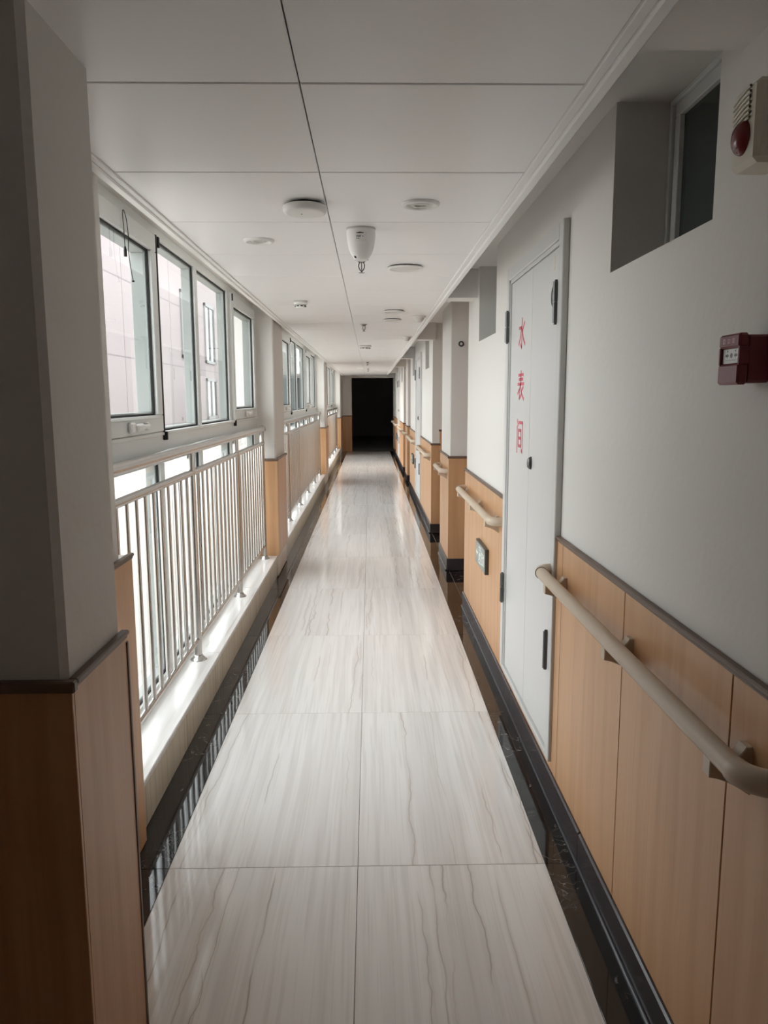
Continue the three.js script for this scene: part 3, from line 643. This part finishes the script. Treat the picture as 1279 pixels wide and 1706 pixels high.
{ // bell-shaped camera with a label
  const x = 0.018, d = 2.93, t = thing('ceiling_camera', 'white bell-shaped ceiling camera with a small printed label', 'camera', [x, CEIL, -d]);
  part(t, 'base_ring', lathe([[0, 0], [0.054, 0], [0.054, -0.004], [0.052, -0.006], [0, -0.006]], 48), M.whiteDim, [x, CEIL, -d]);
  part(t, 'housing', lathe([[0.053, -0.006], [0.0535, -0.020], [0.051, -0.045], [0.046, -0.070], [0.039, -0.088], [0.030, -0.102], [0.024, -0.108], [0.021, -0.112], [0, -0.114]], 48), M.white, [x, CEIL, -d]);
  const lab = canvasTex(256, 128, (g, w, h) => { g.fillStyle = '#e6e3df'; g.fillRect(0, 0, w, h); g.fillStyle = '#3b3a39'; g.fillRect(30, 14, 150, 12); g.fillRect(70, 10, 70, 18); for (let k = 0; k < 3; k++) g.fillRect(24, 48 + k * 18, 110 - k * 14, 9); g.fillRect(160, 54, 16, 16); });
  const lg = new THREE.CylinderGeometry(0.0538, 0.0500, 0.036, 14, 1, true, -0.42, 0.84);
  part(t, 'label_sticker', lg, std({ map: lab, roughness: 0.4 }), [x, CEIL - 0.036, -d]);
  part(t, 'lens', new THREE.SphereGeometry(0.006, 12, 8), M.dark, [x - 0.020, CEIL - 0.101, -d + 0.018]);
}
function sprinkler(x, d, label) {
  const t = thing('fire_sprinkler', label, 'sprinkler', [x, CEIL, -d], { group: 'pendent fire sprinklers' }), at = [x, CEIL, -d];
  part(t, 'escutcheon', lathe([[0, 0], [0.030, 0], [0.031, -0.003], [0.024, -0.006], [0.017, -0.010], [0.013, -0.014], [0, -0.014]], 32), M.chrome, at);
  for (const s of [-1, 1]) part(t, 'frame_arm', tube([V(s * 0.007, -0.013, 0), V(s * 0.012, -0.020, 0), V(s * 0.0125, -0.034, 0), V(s * 0.007, -0.046, 0), V(0, -0.051, 0)], 0.0024, 20, 8), M.darkMetal, at);
  part(t, 'bulb', rod(V(0, -0.013, 0), V(0, -0.047, 0), 0.0025, 10), M.darkMetal, at);
  part(t, 'deflector', lathe([[0, -0.050], [0.004, -0.050], [0.004, -0.056], [0.014, -0.0575], [0.014, -0.059], [0, -0.059]], 24), M.chrome, at);
}
sprinkler(0.013, 3.55, 'pendent sprinkler head directly behind the bell-shaped camera');
sprinkler(0.0, 6.56, 'pendent sprinkler head midway along the ceiling');
sprinkler(0.008, 13.2, 'tiny far sprinkler head, nearer of the last two');
sprinkler(0.012, 16.2, 'tiny far sprinkler head, last before the dark doorway');
function smoke(x, d, r, label) {
  const t = thing('smoke_detector', label, 'smoke detector', [x, CEIL, -d], { group: 'ceiling smoke detectors' }), at = [x, CEIL, -d];
  part(t, 'base', lathe([[0, 0], [r, 0], [r, -0.020], [r * 0.95, -0.024], [0, -0.024]], 36), M.white, at);
  part(t, 'chamber', lathe([[0, -0.023], [r * 0.80, -0.023], [r * 0.74, -0.040], [r * 0.5, -0.045], [0, -0.045]], 36), M.white, at);
  for (let k = 0; k < 8; k++) { const a = k / 8 * Math.PI * 2 + 0.3; part(t, 'vent_slot', cbox(r * 0.34, 0.007, 0.004).clone().rotateY(a + Math.PI / 2).translate(Math.cos(a) * r * 0.775, -0.033, -Math.sin(a) * r * 0.775), M.dark, at); }
}
smoke(-0.393, 5.02, 0.043, 'white smoke detector with dark slots on the window side of the ceiling');
smoke(-0.004, 9.15, 0.072, 'white smoke detector on the ceiling centre line, far along the corridor');
function cone(x, d, label) {
  const t = thing('motion_sensor', label, 'sensor', [x, CEIL, -d], { group: 'small ceiling sensors by the right trim' }), at = [x, CEIL, -d];
  part(t, 'base', lathe([[0, 0], [0.052, 0], [0.054, -0.004], [0.050, -0.010], [0, -0.010]], 32), M.white, at);
  part(t, 'dome', lathe([[0.040, -0.009], [0.032, -0.030], [0.018, -0.042], [0, -0.045]], 32), M.whiteDim, at);
}
cone(0.425, 5.95, 'white cone-shaped ceiling sensor by the right trim, the nearer one');
cone(0.425, 7.85, 'white cone-shaped ceiling sensor by the right trim, the farther one');

// ---------------------------------------------------------------- outside
{
  const g = thing('courtyard_ground', 'pale paved ground outside the windows', 'ground', [-10, -0.15, -20], { kind: 'structure' });
  box(g, 'paving', M.pave, -40, -1.06, -0.4, -0.12, -12, 90);
  const X = -12.0, b = thing('opposite_building', 'pale pinkish building wall seen through the near windows', 'building', [X - 5, -0.12, -56]);
  const D0 = 31, D1 = 82, Y1 = 16;
  box(b, 'wall', M.facade, X - 10, X, -0.12, Y1, D0, D1);
  for (const y of [-0.0, 3.55, 7.3, 10.9]) box(b, 'panel_joint', M.facadeJoint, X - 0.01, X + 0.006, y - 0.03, y + 0.03, D0, D1);
  for (const d of [38.5, 47.5]) box(b, 'panel_joint', M.facadeJoint, X - 0.01, X + 0.006, -0.1, Y1, d - 0.03, d + 0.03);
  for (const [d0, d1, y0, y1] of [[50, 53.5, 4.1, 8.4], [57, 60.5, 4.1, 8.4], [57, 60.5, 0.0, 3.0], [63, 66.5, 0.0, 3.0], [63, 66.5, 4.1, 8.4], [69.5, 77.5, 0.0, 3.0], [69.5, 77.5, 4.1, 8.4], [69.5, 77.5, 9.6, 13.0]]) {
    const w = multi(b, 'window', M.facadeFrame, [[X - 0.02, X + 0.12, y0, y0 + 0.2, d0, d1], [X - 0.02, X + 0.12, y1 - 0.2, y1, d0, d1], [X - 0.02, X + 0.12, y0, y1, d0, d0 + 0.2], [X - 0.02, X + 0.12, y0, y1, d1 - 0.2, d1], [X - 0.02, X + 0.1, y0, y1, (d0 + d1) / 2 - 0.1, (d0 + d1) / 2 + 0.1]], [X, y0, -(d0 + d1) / 2]);
    box(w, 'pane', M.facadeGlass, X - 0.01, X + 0.03, y0 + 0.2, y1 - 0.2, d0 + 0.2, d1 - 0.2);
  }
  const n = thing('low_building', 'dark grey low building in the distance behind the middle windows', 'building', [-4.2, -0.12, -53]);
  box(n, 'wall', M.greyBuild, -6.6, -1.6, -0.12, 2.7, 46, 60, 0.02);
  box(n, 'roof_edge', M.facade, -6.7, -1.5, 2.7, 2.95, 45.8, 60.2, 0.02);
}

renderer.render(scene, camera);
